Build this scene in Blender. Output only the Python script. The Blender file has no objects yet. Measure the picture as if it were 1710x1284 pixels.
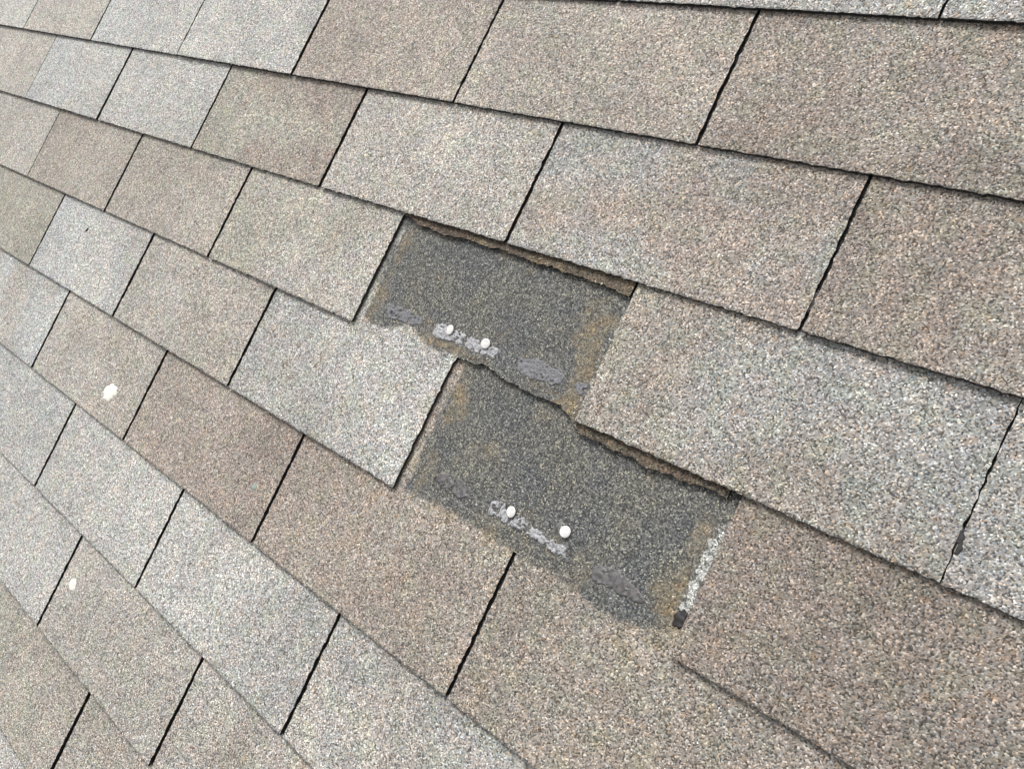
import bpy, bmesh, math, random
import numpy as np
from mathutils import Matrix, Vector

# ------------------------------------------------------------------ scale of the roof (metres)
T = 0.333            # width of one shingle tab
EXP = 0.14319        # exposure of one course
PITCH = 0.0046       # rise of one course over the one below
THK = 0.0034         # shingle thickness
ZB = 0.0019          # top surface at the butt edge, above the mean roof plane
SLOPE = math.radians(24.0)
HEIGHT = 4.2
# roof frame: local x along the courses, local y up the slope, local z out of the roof
ROOF = Matrix.Translation((0, 0, HEIGHT)) @ Matrix.Rotation(SLOPE, 4, 'X')

# ------------------------------------------------------------------ camera
scene = bpy.context.scene
cam_data = bpy.data.cameras.new("camera")
cam_data.sensor_width = 36.0
cam_data.lens = 1387.6 / 1710 * 36.0
cam_data.clip_start = 0.01
cam_data.clip_end = 500
cam = bpy.data.objects.new("camera", cam_data)
scene.collection.objects.link(cam)
RC = ((0.7348914, -0.4128665, 0.5380296),
      (0.3213753, 0.9106132, 0.2598105),
      (-0.5972039, -0.0180231, 0.8018869))      # rows: right, down, forward in (along, down-slope, into roof)
def frame(v):
    return Vector((v[0], -v[1], -v[2]))
right, down, fwd = [frame(r) for r in RC]
m = Matrix((right, -down, -fwd)).transposed().to_4x4()
m.translation = frame((4.7497677 * T, 1.3132388 * T, -2.0115091 * T))
cam.matrix_world = ROOF @ m
scene.camera = cam

# ------------------------------------------------------------------ overcast sky, soft sun, exposure
SUN_DIR = (ROOF.to_3x3() @ Vector((-0.40, 0.95, 1.0))).normalized()   # towards the sun
sun_el = math.asin(SUN_DIR.z)
sun_az = math.atan2(SUN_DIR.x, SUN_DIR.y)
world = bpy.data.worlds.new("World")
scene.world = world
world.use_nodes = True
wn, wl = world.node_tree.nodes, world.node_tree.links
wn.clear()
sky = wn.new('ShaderNodeTexSky')
sky.sky_type = 'NISHITA'
sky.sun_disc = False
sky.sun_elevation = sun_el
sky.sun_rotation = sun_az
sky.air_density = 1.0
sky.dust_density = 4.0
sky.ozone_density = 1.0
hs = wn.new('ShaderNodeHueSaturation')
hs.inputs['Saturation'].default_value = 0.06      # cloud cover takes the blue out of the sky
bg = wn.new('ShaderNodeBackground')
bg.inputs['Strength'].default_value = 0.12
wo = wn.new('ShaderNodeOutputWorld')
wl.new(sky.outputs[0], hs.inputs['Color'])
wl.new(hs.outputs[0], bg.inputs['Color'])
wl.new(bg.outputs[0], wo.inputs['Surface'])

sun_data = bpy.data.lights.new("sun", 'SUN')
sun_data.energy = 1.5
sun_data.angle = math.radians(25)
sun_data.color = (1.0, 0.985, 0.96)
sun = bpy.data.objects.new("sun", sun_data)
scene.collection.objects.link(sun)
sun.rotation_euler = SUN_DIR.to_track_quat('Z', 'Y').to_euler()
sun.location = (0, 0, 12)

scene.view_settings.view_transform = 'Standard'
scene.view_settings.look = 'None'
scene.view_settings.gamma = 1.0
scene.view_settings.exposure = 0.77
scene.render.engine = 'CYCLES'
scene.cycles.max_bounces = 4
scene.cycles.diffuse_bounces = 2
scene.cycles.glossy_bounces = 2
scene.render.resolution_x = 1024
scene.render.resolution_y = 768

# ------------------------------------------------------------------ helpers
rng = np.random.default_rng(7)
random.seed(7)

def lin(c):
    return tuple(((x / 255) / 12.92 if x / 255 <= 0.04045 else ((x / 255 + 0.055) / 1.055) ** 2.4) for x in c)

KALB = 0.60
def alb(c, k=KALB):
    return tuple(v * k for v in lin(c))

class NT:
    """Small wrapper to write node trees tersely."""
    def __init__(self, mat):
        mat.use_nodes = True
        self.t = mat.node_tree
        self.t.nodes.clear()
    def n(self, kind, **kw):
        node = self.t.nodes.new(kind)
        for k, v in kw.items():
            setattr(node, k, v)
        return node
    def put(self, sock, v):
        if isinstance(v, bpy.types.NodeSocket):
            self.t.links.new(v, sock)
        elif v is not None:
            sock.default_value = v
    def math(self, op, a, b=None, c=None, clamp=False):
        nd = self.n('ShaderNodeMath', operation=op, use_clamp=clamp)
        for i, v in enumerate((a, b, c)):
            if v is not None:
                self.put(nd.inputs[i], v)
        return nd.outputs[0]
    def mix(self, f, a, b, mode='MIX'):
        nd = self.n('ShaderNodeMix', data_type='RGBA', blend_type=mode)
        self.put(nd.inputs[0], f)
        for i, v in ((6, a), (7, b)):
            if isinstance(v, (tuple, list)):
                v = (*v[:3], 1.0)
            self.put(nd.inputs[i], v)
        return nd.outputs[2]
    def ramp(self, f, stops, interp='LINEAR'):
        nd = self.n('ShaderNodeValToRGB')
        cr = nd.color_ramp
        cr.interpolation = interp
        while len(cr.elements) < len(stops):
            cr.elements.new(0.5)
        for e, (p, c) in zip(cr.elements, stops):
            e.position = p
            e.color = (*c, 1) if isinstance(c, (tuple, list)) else (c, c, c, 1)
        self.put(nd.inputs[0], f)
        return nd.outputs[0]
    def smooth(self, v, a, b):
        nd = self.n('ShaderNodeMapRange', interpolation_type='SMOOTHSTEP')
        self.put(nd.inputs[0], v)
        nd.inputs[1].default_value = a
        nd.inputs[2].default_value = b
        return nd.outputs[0]
    def noise(self, vec, scale, detail=2.0, rough=0.5, dim='2D'):
        nd = self.n('ShaderNodeTexNoise', noise_dimensions=dim)
        self.put(nd.inputs['Vector'], vec)
        nd.inputs['Scale'].default_value = scale
        nd.inputs['Detail'].default_value = detail
        nd.inputs['Roughness'].default_value = rough
        return nd
    def voronoi(self, vec, scale, feature='F1', rand=1.0):
        nd = self.n('ShaderNodeTexVoronoi', voronoi_dimensions='2D', feature=feature)
        self.put(nd.inputs['Vector'], vec)
        nd.inputs['Scale'].default_value = scale
        nd.inputs['Randomness'].default_value = rand
        return nd
    def attr(self, name, kind='GEOMETRY'):
        return self.n('ShaderNodeAttribute', attribute_name=name, attribute_type=kind)

# ------------------------------------------------------------------ materials
def granule_material(name, bare):
    """Mineral granules on asphalt. bare=True: wear, stain and pale masks come from mesh attributes."""
    mat = bpy.data.materials.new(name)
    t = NT(mat)
    tc = t.n('ShaderNodeTexCoord').outputs['Object']
    info = t.n('ShaderNodeObjectInfo')
    off = t.n('ShaderNodeVectorMath', operation='MULTIPLY')
    comb = t.n('ShaderNodeCombineXYZ')
    t.put(comb.inputs[0], info.outputs['Random'])
    t.put(comb.inputs[1], t.math('FRACT', t.math('MULTIPLY', info.outputs['Random'], 17.31)))
    t.put(off.inputs[0], comb.outputs[0])
    off.inputs[1].default_value = (7.0, 5.0, 0.0)
    add = t.n('ShaderNodeVectorMath', operation='ADD')
    t.put(add.inputs[0], tc)
    t.put(add.inputs[1], off.outputs[0])
    P = add.outputs[0]
    sep = t.n('ShaderNodeSeparateXYZ')
    t.put(sep.inputs[0], tc)
    X, Y = sep.outputs[0], sep.outputs[1]

    # granules, two sizes
    v1 = t.voronoi(P, 760.0)
    s1 = t.n('ShaderNodeSeparateColor'); t.put(s1.inputs[0], v1.outputs['Color'])
    lum1 = t.ramp(s1.outputs[0], [(0.0, 0.22), (0.14, 0.42), (0.34, 0.80), (0.64, 1.06), (0.85, 1.36), (0.95, 1.85), (1.0, 2.5)])
    lum = lum1
    clump = t.noise(P, 160.0, 0.0, 0.6)
    clumpf = t.ramp(clump.outputs[0], [(0.25, 0.90), (0.5, 1.0), (0.75, 1.08)])
    lum = t.mix(1.0, lum, clumpf, 'MULTIPLY')
    tint = t.ramp(s1.outputs[1], [(0.0, (0.90, 1.0, 1.10)), (0.35, (0.97, 1.0, 1.03)), (0.62, (1.0, 1.0, 0.99)),
                                  (0.85, (1.05, 1.0, 0.93)), (1.0, (1.16, 0.98, 0.82))])

    # colour blend of the tab: tone_a drifts into tone_b along the tab, with cloudy borders
    ta = t.attr('tone_a', 'OBJECT').outputs['Color']
    tb = t.attr('tone_b', 'OBJECT').outputs['Color']
    big = t.noise(P, 9.0, 1.0, 0.55)
    drift = t.math('ADD', t.math('DIVIDE', X, T), t.math('MULTIPLY', t.math('SUBTRACT', big.outputs[0], 0.5), 2.2))
    tone = t.mix(t.smooth(drift, -0.45, 0.45), ta, tb)
    clump2 = t.noise(P, 44.0, 0.0)
    mid = t.noise(P, 26.0, 1.0, 0.6)
    tone = t.mix(1.0, tone, t.ramp(mid.outputs[0], [(0.3, (0.93, 0.935, 0.95)), (0.5, (1, 1, 1)), (0.7, (1.07, 1.06, 1.03))]), 'MULTIPLY')
    tone = t.mix(1.0, tone, t.ramp(clump2.outputs[0], [(0.3, (0.97, 1.0, 0.95)), (0.5, (1, 1, 1)), (0.68, (1.03, 0.995, 0.98))]), 'MULTIPLY')
    # weathering that runs across the joints
    geo = t.n('ShaderNodeNewGeometry').outputs['Position']
    broad = t.noise(geo, 5.0, 1.0, 0.6)
    tone = t.mix(1.0, tone, t.ramp(broad.outputs[0], [(0.3, (0.90, 0.90, 0.89)), (0.5, (1, 1, 1)), (0.7, (1.08, 1.08, 1.07))]), 'MULTIPLY')
    rust = t.noise(P, 66.0, 1.0, 0.6)
    tone = t.mix(t.math('MULTIPLY', t.smooth(rust.outputs[0], 0.70, 0.80), 0.35), tone, alb((180, 150, 120)))

    fine = t.noise(P, 180.0, 2.0, 0.6).outputs[0]
    if bare:
        wear = t.attr('wear').outputs['Fac']
        stain = t.attr('stain').outputs['Fac']
        pale = t.attr('pale').outputs['Fac']
        wj = t.math('ADD', wear, t.math('MULTIPLY', t.math('SUBTRACT', fine, 0.5), 0.75))
        wj = t.math('ADD', wj, t.math('MULTIPLY', t.math('SUBTRACT', mid.outputs[0], 0.5), 0.7))
        wearf = t.smooth(wj, 0.28, 0.72)
        # unweathered granules are mostly dark with scattered pale ones
        fresh = t.mix(t.smooth(t.noise(P, 18.0, 2.0).outputs[0], 0.35, 0.65), alb((120, 121, 120)), alb((131, 129, 122)))
        fl = t.ramp(s1.outputs[2], [(0.0, (0.22, 0.22, 0.24)), (0.25, (0.50, 0.51, 0.54)), (0.6, (0.92, 0.92, 0.92)),
                                    (0.86, (1.45, 1.46, 1.42)), (0.96, (2.1, 2.05, 1.9)), (1.0, (3.2, 3.0, 2.4))])
        freshc = t.mix(1.0, t.mix(1.0, fresh, fl, 'MULTIPLY'), clumpf, 'MULTIPLY')
        weathered = t.mix(1.0, t.mix(1.0, tone, lum, 'MULTIPLY'), tint, 'MULTIPLY')
        col = t.mix(wearf, freshc, weathered)
        sj = t.math('ADD', stain, t.math('MULTIPLY', t.math('SUBTRACT', fine, 0.5), 0.8))
        sj = t.math('ADD', sj, t.math('MULTIPLY', t.math('SUBTRACT', mid.outputs[0], 0.5), 2.0))
        ochre = t.mix(t.smooth(rust.outputs[0], 0.35, 0.65), alb((146, 137, 118)), alb((168, 147, 113)))
        ochre = t.mix(1.0, ochre, lum, 'MULTIPLY')
        col = t.mix(t.math('MULTIPLY', t.smooth(sj, 0.15, 1.0), 0.62), col, ochre)
        pj = t.math('ADD', pale, t.math('MULTIPLY', t.math('SUBTRACT', fine, 0.5), 2.2))
        palec = t.mix(1.0, alb((206, 206, 200)), lum, 'MULTIPLY')
        col = t.mix(t.smooth(pj, 0.40, 0.75), col, palec)
    else:
        weathered = t.mix(1.0, t.mix(1.0, tone, lum, 'MULTIPLY'), tint, 'MULTIPLY')
        head = t.mix(1.0, (0.042, 0.041, 0.038), lum, 'MULTIPLY')   # dark headlap asphalt in the slots, with their shade put into the colour
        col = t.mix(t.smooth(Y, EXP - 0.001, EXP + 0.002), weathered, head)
    # granules are knocked off along the butt edge: asphalt shows in a thin broken line
    rim = t.smooth(t.math('ADD', Y, t.math('MULTIPLY', t.math('SUBTRACT', s1.outputs[2], 0.5), 0.0032)), 0.0016, 0.0004)
    col = t.mix(t.math('MULTIPLY', rim, 0.6), col, (0.03, 0.03, 0.03))

    h1 = t.math('MULTIPLY', t.math('SUBTRACT', 1.0, t.math('POWER', v1.outputs['Distance'], 2.0)),
                t.math('ADD', 0.5, s1.outputs[2]))
    height = h1
    bump = t.n('ShaderNodeBump')
    bump.inputs['Strength'].default_value = 0.75
    bump.inputs['Distance'].default_value = 0.00065
    t.put(bump.inputs['Height'], height)
    bs = t.n('ShaderNodeBsdfPrincipled')
    t.put(bs.inputs['Base Color'], col)
    bs.inputs['Roughness'].default_value = 0.85
    bs.inputs['Specular IOR Level'].default_value = 0.35
    t.put(bs.inputs['Normal'], bump.outputs[0])
    out = t.n('ShaderNodeOutputMaterial')
    t.t.links.new(bs.outputs[0], out.inputs[0])
    return mat

def simple_material(name, colour, rough=0.8, colour2=None, scale=200.0, bump_d=0.0004, spec=0.4, metal=0.0, thr=(0.4, 0.6)):
    mat = bpy.data.materials.new(name)
    t = NT(mat)
    tc = t.n('ShaderNodeTexCoord').outputs['Object']
    nz = t.noise(tc, scale, 4.0, 0.6, '3D')
    col = t.mix(t.smooth(nz.outputs[0], *thr), colour, colour2 or tuple(0.7 * c for c in colour))
    bump = t.n('ShaderNodeBump')
    bump.inputs['Strength'].default_value = 0.8
    bump.inputs['Distance'].default_value = bump_d
    t.put(bump.inputs['Height'], nz.outputs[0])
    bs = t.n('ShaderNodeBsdfPrincipled')
    t.put(bs.inputs['Base Color'], col)
    bs.inputs['Roughness'].default_value = rough
    bs.inputs['Specular IOR Level'].default_value = spec
    bs.inputs['Metallic'].default_value = metal
    t.put(bs.inputs['Normal'], bump.outputs[0])
    out = t.n('ShaderNodeOutputMaterial')
    t.t.links.new(bs.outputs[0], out.inputs[0])
    return mat

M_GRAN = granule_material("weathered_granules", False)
M_BARE = granule_material("partly_bare_granules", True)
M_EDGE = simple_material("cut_asphalt_edge", (0.016, 0.016, 0.015), 0.9, (0.045, 0.043, 0.04), 900.0, 0.0006, thr=(0.5, 0.75))
M_DECK = simple_material("black_underlayment", (0.02, 0.02, 0.02), 0.9)
M_SEAL_PALE = simple_material("pale_sealant_residue", alb((206, 206, 209)), 0.5, alb((140, 140, 144)), 520.0, 0.0012, thr=(0.46, 0.60))
M_SEAL_GREY = simple_material("grey_sealant_residue", alb((146, 146, 151)), 0.5, alb((106, 106, 109)), 520.0, 0.0010, thr=(0.42, 0.60))
M_SEAL_DARK = simple_material("dark_sealant_residue", alb((128, 124, 125)), 0.45, alb((98, 94, 95)), 240.0, 0.0006)
M_TAR = simple_material("black_tar", (0.018, 0.016, 0.016), 0.6, (0.03, 0.026, 0.026), 300.0, 0.0006)
M_NAIL = simple_material("pale_galvanised_nail", (0.68, 0.675, 0.65), 0.35, (0.56, 0.55, 0.53), 300.0, 0.0001, metal=0.0)
M_WHITE = simple_material("chalky_white", (0.74, 0.73, 0.66), 0.9, (0.62, 0.61, 0.55), 250.0, 0.0006)
M_SPECK = simple_material("dark_grit", (0.03, 0.03, 0.03), 0.9)
M_PALE_SPECK = simple_material("pale_grit", alb((186, 196, 186)), 0.9)

# ------------------------------------------------------------------ roof deck (structure)
X0, X1, R0, R1 = -8, 8, -4, 12
def obj_from(name, verts, faces, mats, parent=None, face_mats=None, smooth=False):
    me = bpy.data.meshes.new(name)
    me.from_pydata([tuple(v) for v in verts], [], [tuple(f) for f in faces])
    for mt in mats:
        me.materials.append(mt)
    if face_mats is not None:
        me.polygons.foreach_set('material_index', face_mats)
    if smooth:
        me.polygons.foreach_set('use_smooth', [True] * len(me.polygons))
    me.update()
    o = bpy.data.objects.new(name, me)
    scene.collection.objects.link(o)
    if parent:
        o.parent = parent
    return o

def box(x0, x1, y0, y1, z0, z1):
    v = [(x, y, z) for z in (z0, z1) for y in (y0, y1) for x in (x0, x1)]
    f = [(0, 2, 3, 1), (4, 5, 7, 6), (0, 1, 5, 4), (2, 6, 7, 3), (0, 4, 6, 2), (1, 3, 7, 5)]
    return v, f

deck_top = ZB - THK - 2 * PITCH - 0.0022
v, f = box((X0 + 0.55) * T, (X1 + 0.95) * T, -R1 * EXP + 0.01, -(R0 - 1) * EXP, deck_top - 0.018, deck_top)
roof = obj_from('roof', v, f, [M_DECK])
roof.matrix_world = ROOF
roof['kind'] = 'structure'

# ------------------------------------------------------------------ shingles
def wob(x, seed, freq, n=4):
    """Smooth 1-D wobble in -1..1."""
    r = np.random.default_rng(seed)
    out = np.zeros_like(x)
    for k in range(n):
        out += np.sin(x * freq * (1 + 0.9 * k) + r.uniform(0, 6.28)) * r.uniform(0.4, 1.0) / (1 + 0.5 * k)
    return out / 2.2

def shingle(name, r, uc, tones, gap_l, gap_r, fine=True, bare=None, bottom=None, ytop=None, lift=0.0, seed=0):
    """One tab with the covered part above it. Origin at the middle of its butt edge."""
    sd = 1000 + seed
    lr = np.random.default_rng(sd)
    nx, ny = (84, 36) if fine else (10, 3)
    if bare:
        nx, ny = 96, 42
    ytop = 2 * EXP + 0.034
    ycut = EXP + 0.006
    s = np.linspace(-1, 1, nx + 1)
    ys = list(np.linspace(0, ycut, ny + 1)) + list(np.linspace(ycut + 0.0006, ytop, ny if bare else 2))
    if bottom is not None:                       # torn off: rows start at the torn edge
        ys = list(np.linspace(0, 1, 60))
    nyv = len(ys)
    S, Yq = np.meshgrid(s, np.array(ys))
    hl = T / 2 - gap_l / 2
    hr = T / 2 - gap_r / 2
    hh = T / 2 - 0.00012
    if bottom is None:
        wide = Yq > ycut
        xl = np.where(wide, hh, hl)
        xr = np.where(wide, hh, hr)
        X = np.where(S < 0, S * xl, S * xr)
        Y = Yq.copy()
    else:
        X = S * hh
        bx, by = zip(*bottom)
        yb = np.interp(X, bx, by)
        yb = yb + wob(X, sd + 5, 900, 5) * 0.0010 + wob(X, sd + 6, 170, 4) * 0.0016
        Y = yb + (ytop - yb) * Yq ** 1.3
    # ragged edges
    if fine:
        side = ((np.abs(S) > 0.999) & (Y <= ycut)) if bottom is None else np.zeros_like(S, bool)
        X = X + np.where(side, lr.normal(0, 0.00045, S.shape) + np.sign(S) * wob(Y, sd + 1, 90, 3) * 0.0006, 0)
        bot = np.zeros_like(S, bool)
        bot[0, :] = True
        Y = Y + np.where(bot, lr.normal(0, 0.00045, S.shape) + wob(X, sd + 2, 60, 3) * 0.0002, 0)
    # height: rests on the course below, a little uneven
    fade = np.clip(1 - Y / EXP, 0, 1)
    und = wob(X, sd + 3, 14, 3) * 0.0002 + wob(X + Y, sd + 4, 30, 2) * 0.0002
    Z = ZB - PITCH / EXP * Y + fade * (lift + und)
    if bottom is not None:                       # the torn lip stands up a little
        Z = Z + 0.0009 * np.clip(1 - (Y - yb) / 0.015, 0, 1)
    top = np.stack([X, Y, Z], -1).reshape(-1, 3)
    W = nx + 1
    idx = np.arange(nyv * W).reshape(nyv, W)
    quads = np.stack([idx[:-1, :-1], idx[:-1, 1:], idx[1:, 1:], idx[1:, :-1]], -1).reshape(-1, 4).tolist()
    ring = list(idx[0, :]) + list(idx[1:, -1]) + list(idx[-1, ::-1][1:]) + list(idx[::-1, 0][1:-1])
    n0 = len(top)
    low = top[ring].copy()
    low[:, 2] -= THK
    nr = len(ring)
    sides = [(ring[(k + 1) % nr], ring[k], n0 + k, n0 + (k + 1) % nr) for k in range(nr)]
    faces = quads + sides + [tuple(range(n0 + nr - 1, n0 - 1, -1))]
    fm = [0] * len(quads) + [1] * (nr + 1)
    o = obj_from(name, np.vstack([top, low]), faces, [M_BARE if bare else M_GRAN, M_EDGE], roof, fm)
    o.location = (uc * T, -r * EXP, 0)
    o['tone_a'] = alb(tones[0])
    o['tone_b'] = alb(tones[1])
    if bare:
        gx = top[:, 0] + uc * T
        gv = r * EXP - top[:, 1]
        for key, arr in bare(gx, gv).items():
            a = o.data.attributes.new(key, 'FLOAT', 'POINT')
            a.data.foreach_set('value', np.concatenate([arr, np.zeros(nr)]).astype(np.float32))
    return o

# tab colours (as they appear): light grey, cool grey, beige, tan, olive, taupe, brown, pinkish
LG, CG, BG, TN, OL, TP, BR, PK, DB = ((207, 204, 200), (206, 206, 205), (200, 194, 187), (194, 186, 177), (189, 184, 173),
                              (184, 175, 166), (176, 164, 155), (192, 181, 172), (166, 157, 148))
GR = (191, 188, 184)
RG, RT, RB, RP = (183, 180, 176), (178, 170, 161), (168, 157, 148), (182, 171, 162)      # right-hand tabs: dimmer light on that side put into darker tones
tones = {}
def row(r, first, seq):
    for k, tt in enumerate(seq):
        tones[(r, first + k)] = tt
row(0, 1, [(LG, LG), (LG, GR), (GR, RG), (GR, GR), (LG, LG)])
row(1, -2.5, [(LG, LG), (BG, BG), (CG, LG), (LG, LG), (PK, TP), (TN, TP), (RB, RT), (RT, RB)])
row(2, -3, [(BG, LG), (BG, BG), (CG, LG), (LG, LG), (OL, BR), (BG, BG), (RG, RP), (RB, RT), (RT, RB)])
row(3, -2.5, [(LG, BG), (BG, BG), (TP, TN), (TN, TN), (OL, BG), (BR, TP), (RT, RG), (RG, RG)])
row(4, -2, [(TN, BG), (OL, OL), (CG, LG), (BG, TN), (GR, LG), (TN, TN), ((159, 148, 139), (164, 154, 145)), (RT, RB)])
row(5, -1.5, [(BG, TN), (BG, CG), (BG, TN), (PK, BR), ((183, 171, 161), (184, 174, 164)), ((171, 162, 152), (175, 166, 156)), (RT, RT)])
row(6, -1, [(LG, BG), (CG, LG), (LG, LG), (LG, GR), (BG, GR), (GR, LG)])
row(7, -0.5, [(LG, LG), (LG, LG), (BG, BG), (BG, TP), (TP, BG)])
row(8, 0, [(BG, TN), (OL, TN), (TN, BG), (BG, GR)])
ALL = [LG, CG, BG, TN, OL, TP, BR, PK, GR]

# --- the bared patches: masks in roof coordinates (metres along, metres down the slope)
def gauss(x, c, w):
    return np.exp(-((x - c) / w) ** 2)
def sstep(x, a, b):
    q = np.clip((x - a) / (b - a), 0, 1)
    return q * q * (3 - 2 * q)
def masks_upper(gx, gv):                          # what lies under the upper missing tab
    line = 3 * EXP
    edge = line - 0.012 + 0.006 * np.sin(gx * 60)
    wear = sstep(gv, edge - 0.012, edge + 0.010)
    inside = (gx > 2.52 * T) & (gx < 3.53 * T)
    lft = gauss(gx, 2.5 * T + 0.018, 0.011) * sstep(gv, 2 * EXP, 2 * EXP + 0.02)
    rgt = gauss(gx, 3.5 * T - 0.016 , 0.014) * sstep(gv, 2 * EXP + 0.01, 2 * EXP + 0.05)
    wear = np.maximum(wear, sstep(2.5 * T + 0.020 - gx, 0, 0.016) * 0.5)
    low = gauss(gv, line - 0.016, 0.006) * sstep(gx, 2.72 * T, 2.85 * T) * (1 - sstep(gx, 3.02 * T, 3.12 * T)) * 0.9
    low2 = gauss(gv, line - 0.011, 0.007) * gauss(gx, 3.45 * T, 0.020) * 0.9
    stain = np.clip(np.maximum.reduce([lft * 0.75, rgt * 0.95, low * 0.8, low2]), 0, 1) * inside
    wear = np.where(gv < 2 * EXP - 0.01, 0, wear)
    pale = gauss(gx, 3.5 * T - 0.001, 0.004) * 0.35 * inside
    stain = stain * (1 - sstep(gv, line - 0.008, line + 0.003))
    wear = np.where(gv > line, 1, wear)
    return {'wear': wear, 'stain': stain, 'pale': pale}
def masks_lower(gx, gv):                          # what lies under the lower missing tab
    line = 4 * EXP
    dip = 0.003 * sstep(gx, 3.55 * T, 3.80 * T) - 0.018 * sstep(gx, 3.90 * T, 4.03 * T)
    edge = line - 0.0055 + 0.0015 * np.sin(gx * 50) + dip
    wear = sstep(gv, edge - 0.009, edge + 0.007)
    wear = np.maximum(wear, sstep(3.0 * T + 0.022 - gx, 0, 0.018) * 0.7)
    inside = (gx > 3.02 * T) & (gx < 4.03 * T)
    lft = gauss(gx, 3.0 * T + 0.022, 0.013) * sstep(gv, 3 * EXP, 3 * EXP + 0.02) * (1 - 0.4 * sstep(gv, 3.5 * EXP, 4 * EXP))
    rgt = gauss(gx, 4.0 * T - 0.008, 0.011) * sstep(gv, 3 * EXP + 0.01, 3 * EXP + 0.05)
    low = gauss(gv, edge + 0.003, 0.010) * 0.42
    stain = np.clip(np.maximum.reduce([lft * 0.75, rgt * 0.85, low]), 0, 1) * inside
    pale = gauss(gx, 4.0 * T + 0.005, 0.0058) * 0.98 * sstep(gv, 3 * EXP + 0.012, 3 * EXP + 0.05) * (1 - sstep(gv, 4 * EXP - 0.035, 4 * EXP - 0.028))
    wear = np.where(gv < 3 * EXP - 0.01, 0, wear)
    stain = stain * (1 - sstep(gv, line - 0.012, line + 0.016))
    return {'wear': wear, 'stain': stain, 'pale': pale}
def masks_stub(gx, gv):                           # torn remainder left below the course above
    return {'wear': np.ones_like(gx), 'stain': 0.10 + 0.25 * np.sin(gx * 70) * np.sin(gx * 31), 'pale': np.zeros_like(gx)}
def masks_torn_lower(gx, gv):
    d = masks_upper(gx, gv)
    far = sstep(gx, 3.48 * T, 3.52 * T)
    d['wear'] = np.where(gv > 2.9 * EXP, d['wear'] * 0.3 * (1 - far) + far * 0.9, d['wear'])
    d['stain'] = np.clip(d['stain'] + far * (0.12 + 0.25 * np.sin(gx * 70)) * (gv > 2.95 * EXP), 0, 1)
    return d

# torn lower edges, (metres along the roof, metres down the slope)
TEAR_UPPER = [(845.0, 291), (860, 295.5), (880, 297.0), (911, 298.8), (940, 295.6), (957, 297.0), (983, 296.0), (1010, 296.8),
              (1041, 298.3), (1069, 297.8), (1095, 298.3), (1123, 299.2), (1151, 301.0), (1170, 302.2)]
TEAR_LOWER = [(1000.0, 419), (1012, 418.2), (1026, 419.6), (1035, 413.6), (1045, 415.6), (1069, 420.4), (1095, 422.0), (1119, 422.6),
              (1145, 422), (1162, 430.4), (1174, 439.6), (1200, 441.4), (1233, 440.7), (1249, 442.6), (1270, 442),
              (1292, 440.2), (1312, 437.6), (1331, 439)]

shingles = {}
count = 0
order = []
for r in range(R0, R1 + 1):
    half = 0.5 if r % 2 else 0.0
    for c in range(X0, X1 + 1):
        order.append((r, c + half))
for r, left in order:
    uc = left + 0.5
    key = (r, left)
    sd = (r + 10) * 100 + int(left * 2) + 40
    lr = random.Random(sd)
    tn = tones.get(key) or (lr.choice(ALL), lr.choice(ALL))
    visible = -1 <= r <= 9 and -3.6 + max(0, r - 3) * 0.45 <= left <= 5.1
    g = lambda u: 0.0036 if (r, u) in ((1, -1.5), (1, -0.5), (2, -1), (3, -0.5)) else (0.0030 if u >= 4 or (u > 3 and r < 2) else 0.0062 if u <= 2 else 0.0046)
    jit = lr.uniform(-0.0008, 0.0008)
    kw = dict(fine=visible, seed=sd, lift=max(0.0, lr.gauss(0.0004, 0.0005)))
    if key == (3, 2.5):
        o = shingle('torn_shingle', r, uc, ((118, 102, 89), (104, 94, 82)), 0.004, 0.004, bare=masks_stub, 
                    bottom=[(x / 1000 - uc * T, r * EXP - v_ / 1000 + 0.0015) for x, v_ in TEAR_UPPER], fine=True, seed=sd)
        o['label'] = 'thin brown torn remnant of the missing tab above the upper dark patch'
    elif key == (4, 3):
        o = shingle('torn_shingle', r, uc, ((118, 102, 89), (104, 94, 82)), 0.004, 0.004, bare=masks_torn_lower, 
                    bottom=[(x / 1000 - uc * T, r * EXP - v_ / 1000 + (0.0015 if x > 1170 else 0)) for x, v_ in TEAR_LOWER], fine=True, seed=sd)
        o['label'] = 'dark torn shingle with a curved ragged lower edge above the lower dark patch'
    elif key == (4, 2):
        o = shingle('shingle', r, uc, tn, g(left), g(left + 1), bare=masks_upper, **kw)
    elif key in ((5, 2.5), (5, 3.5)):
        o = shingle('shingle', r, uc, tn, g(left), g(left + 1), bare=masks_lower, **kw)
    else:
        o = shingle('shingle', r, uc, tn, 0.022 if key == (4, 4) else g(left), g(left + 1), **kw)
        o.location.x += jit
    shingles[key] = o

# ------------------------------------------------------------------ sealant residue and tar (parts of the shingle they stick to)
def lattice(x, y, cell, seed):
    """Smooth value noise in 0..1."""
    r = np.random.default_rng(seed)
    g = r.random((64, 64))
    fx, fy = x / cell + 20, y / cell + 20
    ix, iy = np.floor(fx).astype(int), np.floor(fy).astype(int)
    tx, ty = fx - ix, fy - iy
    tx, ty = tx * tx * (3 - 2 * tx), ty * ty * (3 - 2 * ty)
    q = lambda i, j: g[i % 64, j % 64]
    return (q(ix, iy) * (1 - tx) + q(ix + 1, iy) * tx) * (1 - ty) + (q(ix, iy + 1) * (1 - tx) + q(ix + 1, iy + 1) * tx) * ty

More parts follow.
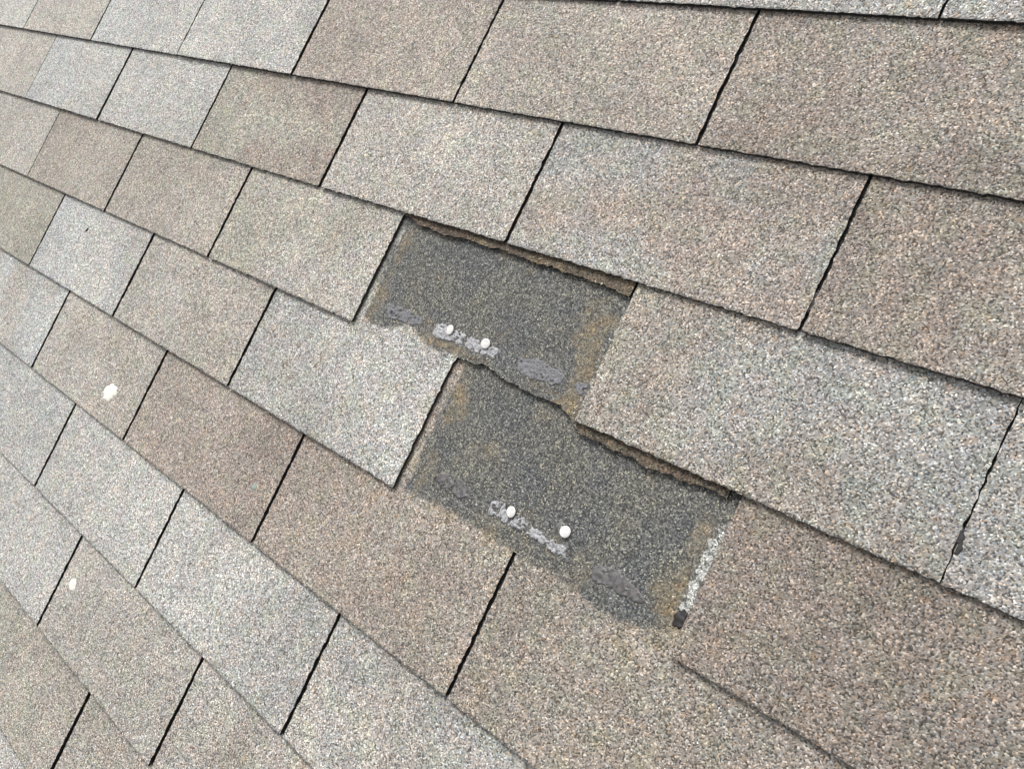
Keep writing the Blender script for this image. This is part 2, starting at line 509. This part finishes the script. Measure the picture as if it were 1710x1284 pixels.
def blob(name, mat, pts, key, zbase, thick=0.0011, seed=0, holes=0.0):
    """Flat crust with a ragged outline; pts in mm (along, down the slope). Parented to its shingle."""
    par = shingles[key]
    px = np.array([p[0] / 1000 for p in pts]) - par.location.x
    py = -np.array([p[1] / 1000 for p in pts]) - par.location.y
    step = 0.0008
    gx = np.arange(px.min() - 0.004, px.max() + 0.004, step)
    gy = np.arange(py.min() - 0.004, py.max() + 0.004, step)
    X, Y = np.meshgrid(gx, gy)
    dist = np.full(X.shape, 1e9)
    inside = np.zeros(X.shape, bool)
    n = len(px)
    for i in range(n):
        ax, ay, bx, by = px[i], py[i], px[(i + 1) % n], py[(i + 1) % n]
        dx, dy = bx - ax, by - ay
        tt = np.clip(((X - ax) * dx + (Y - ay) * dy) / (dx * dx + dy * dy), 0, 1)
        dist = np.minimum(dist, np.hypot(X - ax - tt * dx, Y - ay - tt * dy))
        cross = (ay > Y) != (by > Y)
        with np.errstate(divide='ignore', invalid='ignore'):
            inside ^= cross & (X < (bx - ax) * (Y - ay) / (by - ay) + ax)
    sd = np.where(inside, dist, -dist)
    lx, ly = X - px.min(), Y - py.min()
    nz = 0.6 * lattice(lx, ly, 0.0048, seed + 70) + 0.4 * lattice(lx, ly, 0.0020, seed + 71)
    h = np.clip((sd + 0.0012 + (nz - 0.5) * 0.0055) / 0.0014, 0, 1)
    if holes:
        pit = 0.5 * lattice(lx, ly, 0.0060, seed + 72) + 0.5 * lattice(lx, ly, 0.0024, seed + 73)
        h = h * np.clip((pit - 0.22 * holes - 0.08) / 0.10, 0, 1)
    lr = np.random.default_rng(seed)
    Z = zbase(Y) + thick * h * (0.65 + 0.7 * lattice(lx, ly, 0.0035, seed + 74)) - 0.0009 * (1 - h)
    X = X + lr.normal(0, 0.00012, X.shape)
    verts = np.stack([X, Y, Z], -1).reshape(-1, 3)
    idx = np.arange(X.size).reshape(X.shape)
    keep = np.maximum.reduce([h[:-1, :-1], h[1:, :-1], h[:-1, 1:], h[1:, 1:]]) > 0.02
    quads = np.stack([idx[:-1, :-1], idx[:-1, 1:], idx[1:, 1:], idx[1:, :-1]], -1)[keep]
    used, invr = np.unique(quads, return_inverse=True)
    o = obj_from(name, verts[used], invr.reshape(-1, 4), [mat], par, smooth=True)
    return o

def surf(y):                       # top surface of a shingle in its own frame
    return ZB - PITCH / EXP * y
UP_L, UP_R, LO_L, LO_R = (4, 2), (4, 3), (5, 2.5), (5, 3.5)
S1A = [(869.3, 401.9), (869.0, 393.9), (880.6, 391.7), (891.9, 391.8), (903.1, 392.0), (916.6, 393.7), (926.7, 395.1), (928.9, 401.2), (918.2, 406.1), (905.6, 406.0), (893.8, 407.3), (880.4, 409.0)]
S1B = [(953.5, 405.8), (952.2, 395.2), (963.3, 391.8), (973.3, 394.1), (985.7, 395.7), (994, 392.6), (996.8, 394.9), (996.6, 402.7), (996.6, 406.9), (991.7, 405.4), (982.9, 405.2), (969.7, 407.2), (958.3, 407.6)]
S1C = [(1001.0, 404.0), (1003.8, 392.5), (1014.7, 393.9), (1028.2, 395.8), (1039.0, 392.9), (1048.1, 395.2), (1046.1, 403.0), (1035.2, 404.6), (1026.5, 406.8), (1016.4, 404.2), (1008.7, 406.1)]
S1D = [(1077.4, 404.6), (1074.8, 393.3), (1086.6, 392.4), (1095.4, 388.5), (1104.3, 391.5), (1114.1, 392.1), (1129.1, 391.9), (1134.6, 395.8), (1133.8, 402.9), (1125.5, 406.8), (1117.4, 404.8), (1104.0, 408.5), (1090.9, 409.0)]
S1E = [(1150.2, 398.6), (1152.2, 394.1), (1160.9, 393.9), (1166.1, 397.7), (1164.5, 404.9), (1155.4, 404.4)]
S2A = [(1036.5, 542.9), (1043.0, 537.8), (1051.8, 534.1), (1065.8, 531.6), (1077.6, 533.5), (1088.1, 536.0), (1088.9, 542.5), (1078.7, 548.1), (1065.1, 545.9), (1049.9, 546.6)]
S2B = [(1119.6, 547.2), (1116.1, 537.5), (1123.6, 533.1), (1132.0, 532.8), (1142.9, 540.7), (1150.7, 536.8), (1158.7, 535.0), (1163.4, 538.7), (1163.2, 544.8), (1156.5, 544.9), (1148.9, 547.2), (1137.7, 545.6), (1127.9, 545.6)]
S2C = [(1168.0, 545.9), (1169.8, 538.0), (1179.8, 538.5), (1191.7, 541.2), (1204.0, 538.4), (1213.3, 538.1), (1215.7, 547.3), (1208.5, 547.7), (1201.2, 548.1), (1192.4, 546.0), (1181.9, 546.8)]
S2D = [(1246.6, 548.5), (1248.4, 540.5), (1259.4, 535.0), (1269.7, 532.9), (1275.7, 535.9), (1286.0, 536.6), (1292.7, 539.1), (1301.8, 542.2), (1301.2, 547.4), (1292.7, 549.9), (1281.1, 551.0), (1268.5, 550.5), (1256.4, 551.6)]
blob('sealant_residue', M_SEAL_GREY, S1A, UP_L, surf, seed=1, holes=0.9)['label'] = 'grey sealant residue at the left of the upper dark patch'
blob('sealant_residue', M_SEAL_PALE, S1B, UP_L, surf, 0.0018, seed=2, holes=0.6)['label'] = 'pale sealant residue under the left nail of the upper patch'
blob('sealant_residue', M_SEAL_PALE, S1C, UP_R, surf, 0.0014, seed=3, holes=0.9)['label'] = 'pale sealant residue under the right nail of the upper patch'
blob('sealant_residue', M_SEAL_GREY, S1D, UP_R, surf, seed=4, holes=0.5)['label'] = 'large grey sealant residue low in the upper dark patch'
blob('sealant_residue', M_SEAL_GREY, S1E, UP_R, surf, seed=5, holes=0.8)['label'] = 'small bluish sealant residue at the right corner of the upper patch'
blob('sealant_residue', M_SEAL_DARK, S2A, LO_L, surf, 0.0010, seed=6, holes=0.7)['label'] = 'smooth dark sealant residue at the left of the lower patch'
blob('sealant_residue', M_SEAL_PALE, S2B, LO_L, surf, 0.0017, seed=7, holes=1.1)['label'] = 'pale flaking sealant residue by the left nail of the lower patch'
blob('sealant_residue', M_SEAL_PALE, S2C, LO_R, surf, 0.0017, seed=8, holes=1.1)['label'] = 'pale flaking sealant residue by the right nail of the lower patch'
blob('sealant_residue', M_SEAL_DARK, S2D, LO_R, surf, 0.0011, seed=9, holes=0.55)['label'] = 'large smooth dark sealant residue low in the lower patch'
D1 = [(1332.6, 542.2), (1336.4, 536.4), (1341.8, 537.3), (1343.0, 544.1), (1340.8, 550.0), (1334.6, 549.6)]
D2 = [(1331.0, 251.6), (1341.7, 252.2), (1342.0, 266.8), (1332.0, 266.7)]
D3 = [(1497.5, 388.2), (1501.5, 391.9), (1502.6, 404.8), (1498.5, 411.8)]
D4 = [(1168.2, 674.1), (1174.0, 674.9), (1173.4, 687.4), (1168.3, 692.4)]
D5 = [(1170.0, 391.1), (1173.1, 391.9), (1173.0, 403.2), (1170.6, 407.9)]
D6 = [(1164.0, 106.0), (1168.5, 107.0), (1168.0, 117.5), (1163.5, 116.8)]
blob('tar_spot', M_TAR, D1, LO_R, surf, 0.0018, seed=11)['label'] = 'black tar spot at the lower right corner of the lower patch'
blob('tar_spot', M_TAR, D2, (2, 4), surf, 0.0006, seed=12)['label'] = 'black tar spot in a slot between two shingles'
blob('tar_spot', M_TAR, D3, (3, 4.5), surf, 0.0006, seed=13)['label'] = 'black tar spot in a slot between two shingles'
blob('tar_spot', M_TAR, D4, (5, 3.5), surf, 0.0006, seed=14)['label'] = 'black tar spot in a slot between two shingles'

# ------------------------------------------------------------------ nails (things)
def nail(along, downv, z, tilt, label):
    bm = bmesh.new()
    prof = [(0.0, 0.00095), (0.0035, 0.00092), (0.0049, 0.00080), (0.0056, 0.00050), (0.0056, 0.0002), (0.0051, 0.0), (0.0017, -0.0002), (0.0016, -0.012), (0.0, -0.015)]
    n = 28
    rows = []
    for rr, zz in prof:
        if rr == 0:
            rows.append([bm.verts.new((0, 0, zz))])
        else:
            rows.append([bm.verts.new((rr * math.cos(2 * math.pi * i / n), rr * math.sin(2 * math.pi * i / n), zz)) for i in range(n)])
    for a, b in zip(rows[:-1], rows[1:]):
        for i in range(n):
            j = (i + 1) % n
            if len(a) == 1:
                bm.faces.new((a[0], b[i], b[j]))
            elif len(b) == 1:
                bm.faces.new((a[j], a[i], b[0]))
            else:
                bm.faces.new((a[j], a[i], b[i], b[j]))
    bmesh.ops.recalc_face_normals(bm, faces=bm.faces[:])
    me = bpy.data.meshes.new('roofing_nail')
    bm.to_mesh(me)
    bm.free()
    me.materials.append(M_NAIL)
    for p in me.polygons:
        p.use_smooth = True
    o = bpy.data.objects.new('roofing_nail', me)
    scene.collection.objects.link(o)
    o.matrix_world = ROOF @ Matrix.Translation((along / 1000, -downv / 1000, z)) @ Matrix.Rotation(tilt[0], 4, 'X') @ Matrix.Rotation(tilt[1], 4, 'Y')
    o['label'] = label
    o['category'] = 'nail'
    o['group'] = 'white nail heads in the bare patches'
    return o
zs = lambda v_, r: ZB - PITCH / EXP * (r * EXP - v_ / 1000)
nail(975.8, 395.0, zs(395, 4) + 0.0032, (0.10, -0.16), 'white round nail head, left of the two in the upper dark patch')
nail(1029.0, 394.2, zs(395, 4) + 0.0030, (0.05, 0.10), 'white round nail head, right of the two in the upper dark patch')
nail(1144.3, 534.6, zs(535, 5) + 0.0032, (0.08, -0.10), 'white round nail head, left of the two in the lower dark patch')
nail(1206.5, 526.2, zs(527, 5) + 0.0027, (-0.05, 0.06), 'white round nail head, right of the two in the lower dark patch')

# ------------------------------------------------------------------ white spots and stray grit (things)
def splat(name, mat, along, downv, z, rx, ry, ang, thick, seed, label, cat):
    lr = np.random.default_rng(seed)
    n = 44
    th = np.linspace(0, 2 * math.pi, n, endpoint=False)
    edge = 1 + wob(th * 3, seed, 1.0, 4) * 0.20 + lr.normal(0, 0.07, n)
    verts, faces = [], []
    for q, h in ((1.0, -0.1), (0.9, 0.6), (0.65, 0.9), (0.3, 1.0)):
        for i in range(n):
            x, y = rx * q * edge[i] * math.cos(th[i]), ry * q * edge[i] * math.sin(th[i])
            verts.append((x, y, thick * (h + lr.normal(0, 0.12))))
    verts.append((0, 0, thick))
    for j in range(3):
        for i in range(n):
            a, b = j * n + i, j * n + (i + 1) % n
            faces.append((a, b, b + n, a + n))
    for i in range(n):
        faces.append((3 * n + i, 3 * n + (i + 1) % n, 4 * n))
    o = obj_from(name, verts, faces, [mat], smooth=True)
    o.matrix_world = ROOF @ Matrix.Translation((along / 1000, -downv / 1000, z)) @ Matrix.Rotation(ang, 4, 'Z')
    o['label'] = label
    o['category'] = cat
    return o
splat('white_spot', M_WHITE, 413.5, 671.4, zs(671, 5) + 0.0001, 0.0175, 0.0130, 0.4, 0.0012, 3, 'larger chalky white spot on a beige shingle near the left edge', 'spot')
splat('white_spot', M_WHITE, 532.0, 922.0, zs(922, 7) + 0.0001, 0.0085, 0.0090, 1.1, 0.0012, 4, 'smaller white spot beside a dark slot at the lower left', 'spot')
splat('pale_speck', M_PALE_SPECK, 793.2, 660.3, zs(660, 5) + 0.0001, 0.0055, 0.0045, 0.2, 0.0008, 5, 'tiny pale speck on the brown shingle left of centre', 'speck')
splat('dark_speck', M_SPECK, 133.1, 471.2, zs(471, 4) + 0.0001, 0.0050, 0.0026, 0.9, 0.0010, 6, 'tiny dark speck on a light grey shingle at the left', 'speck')
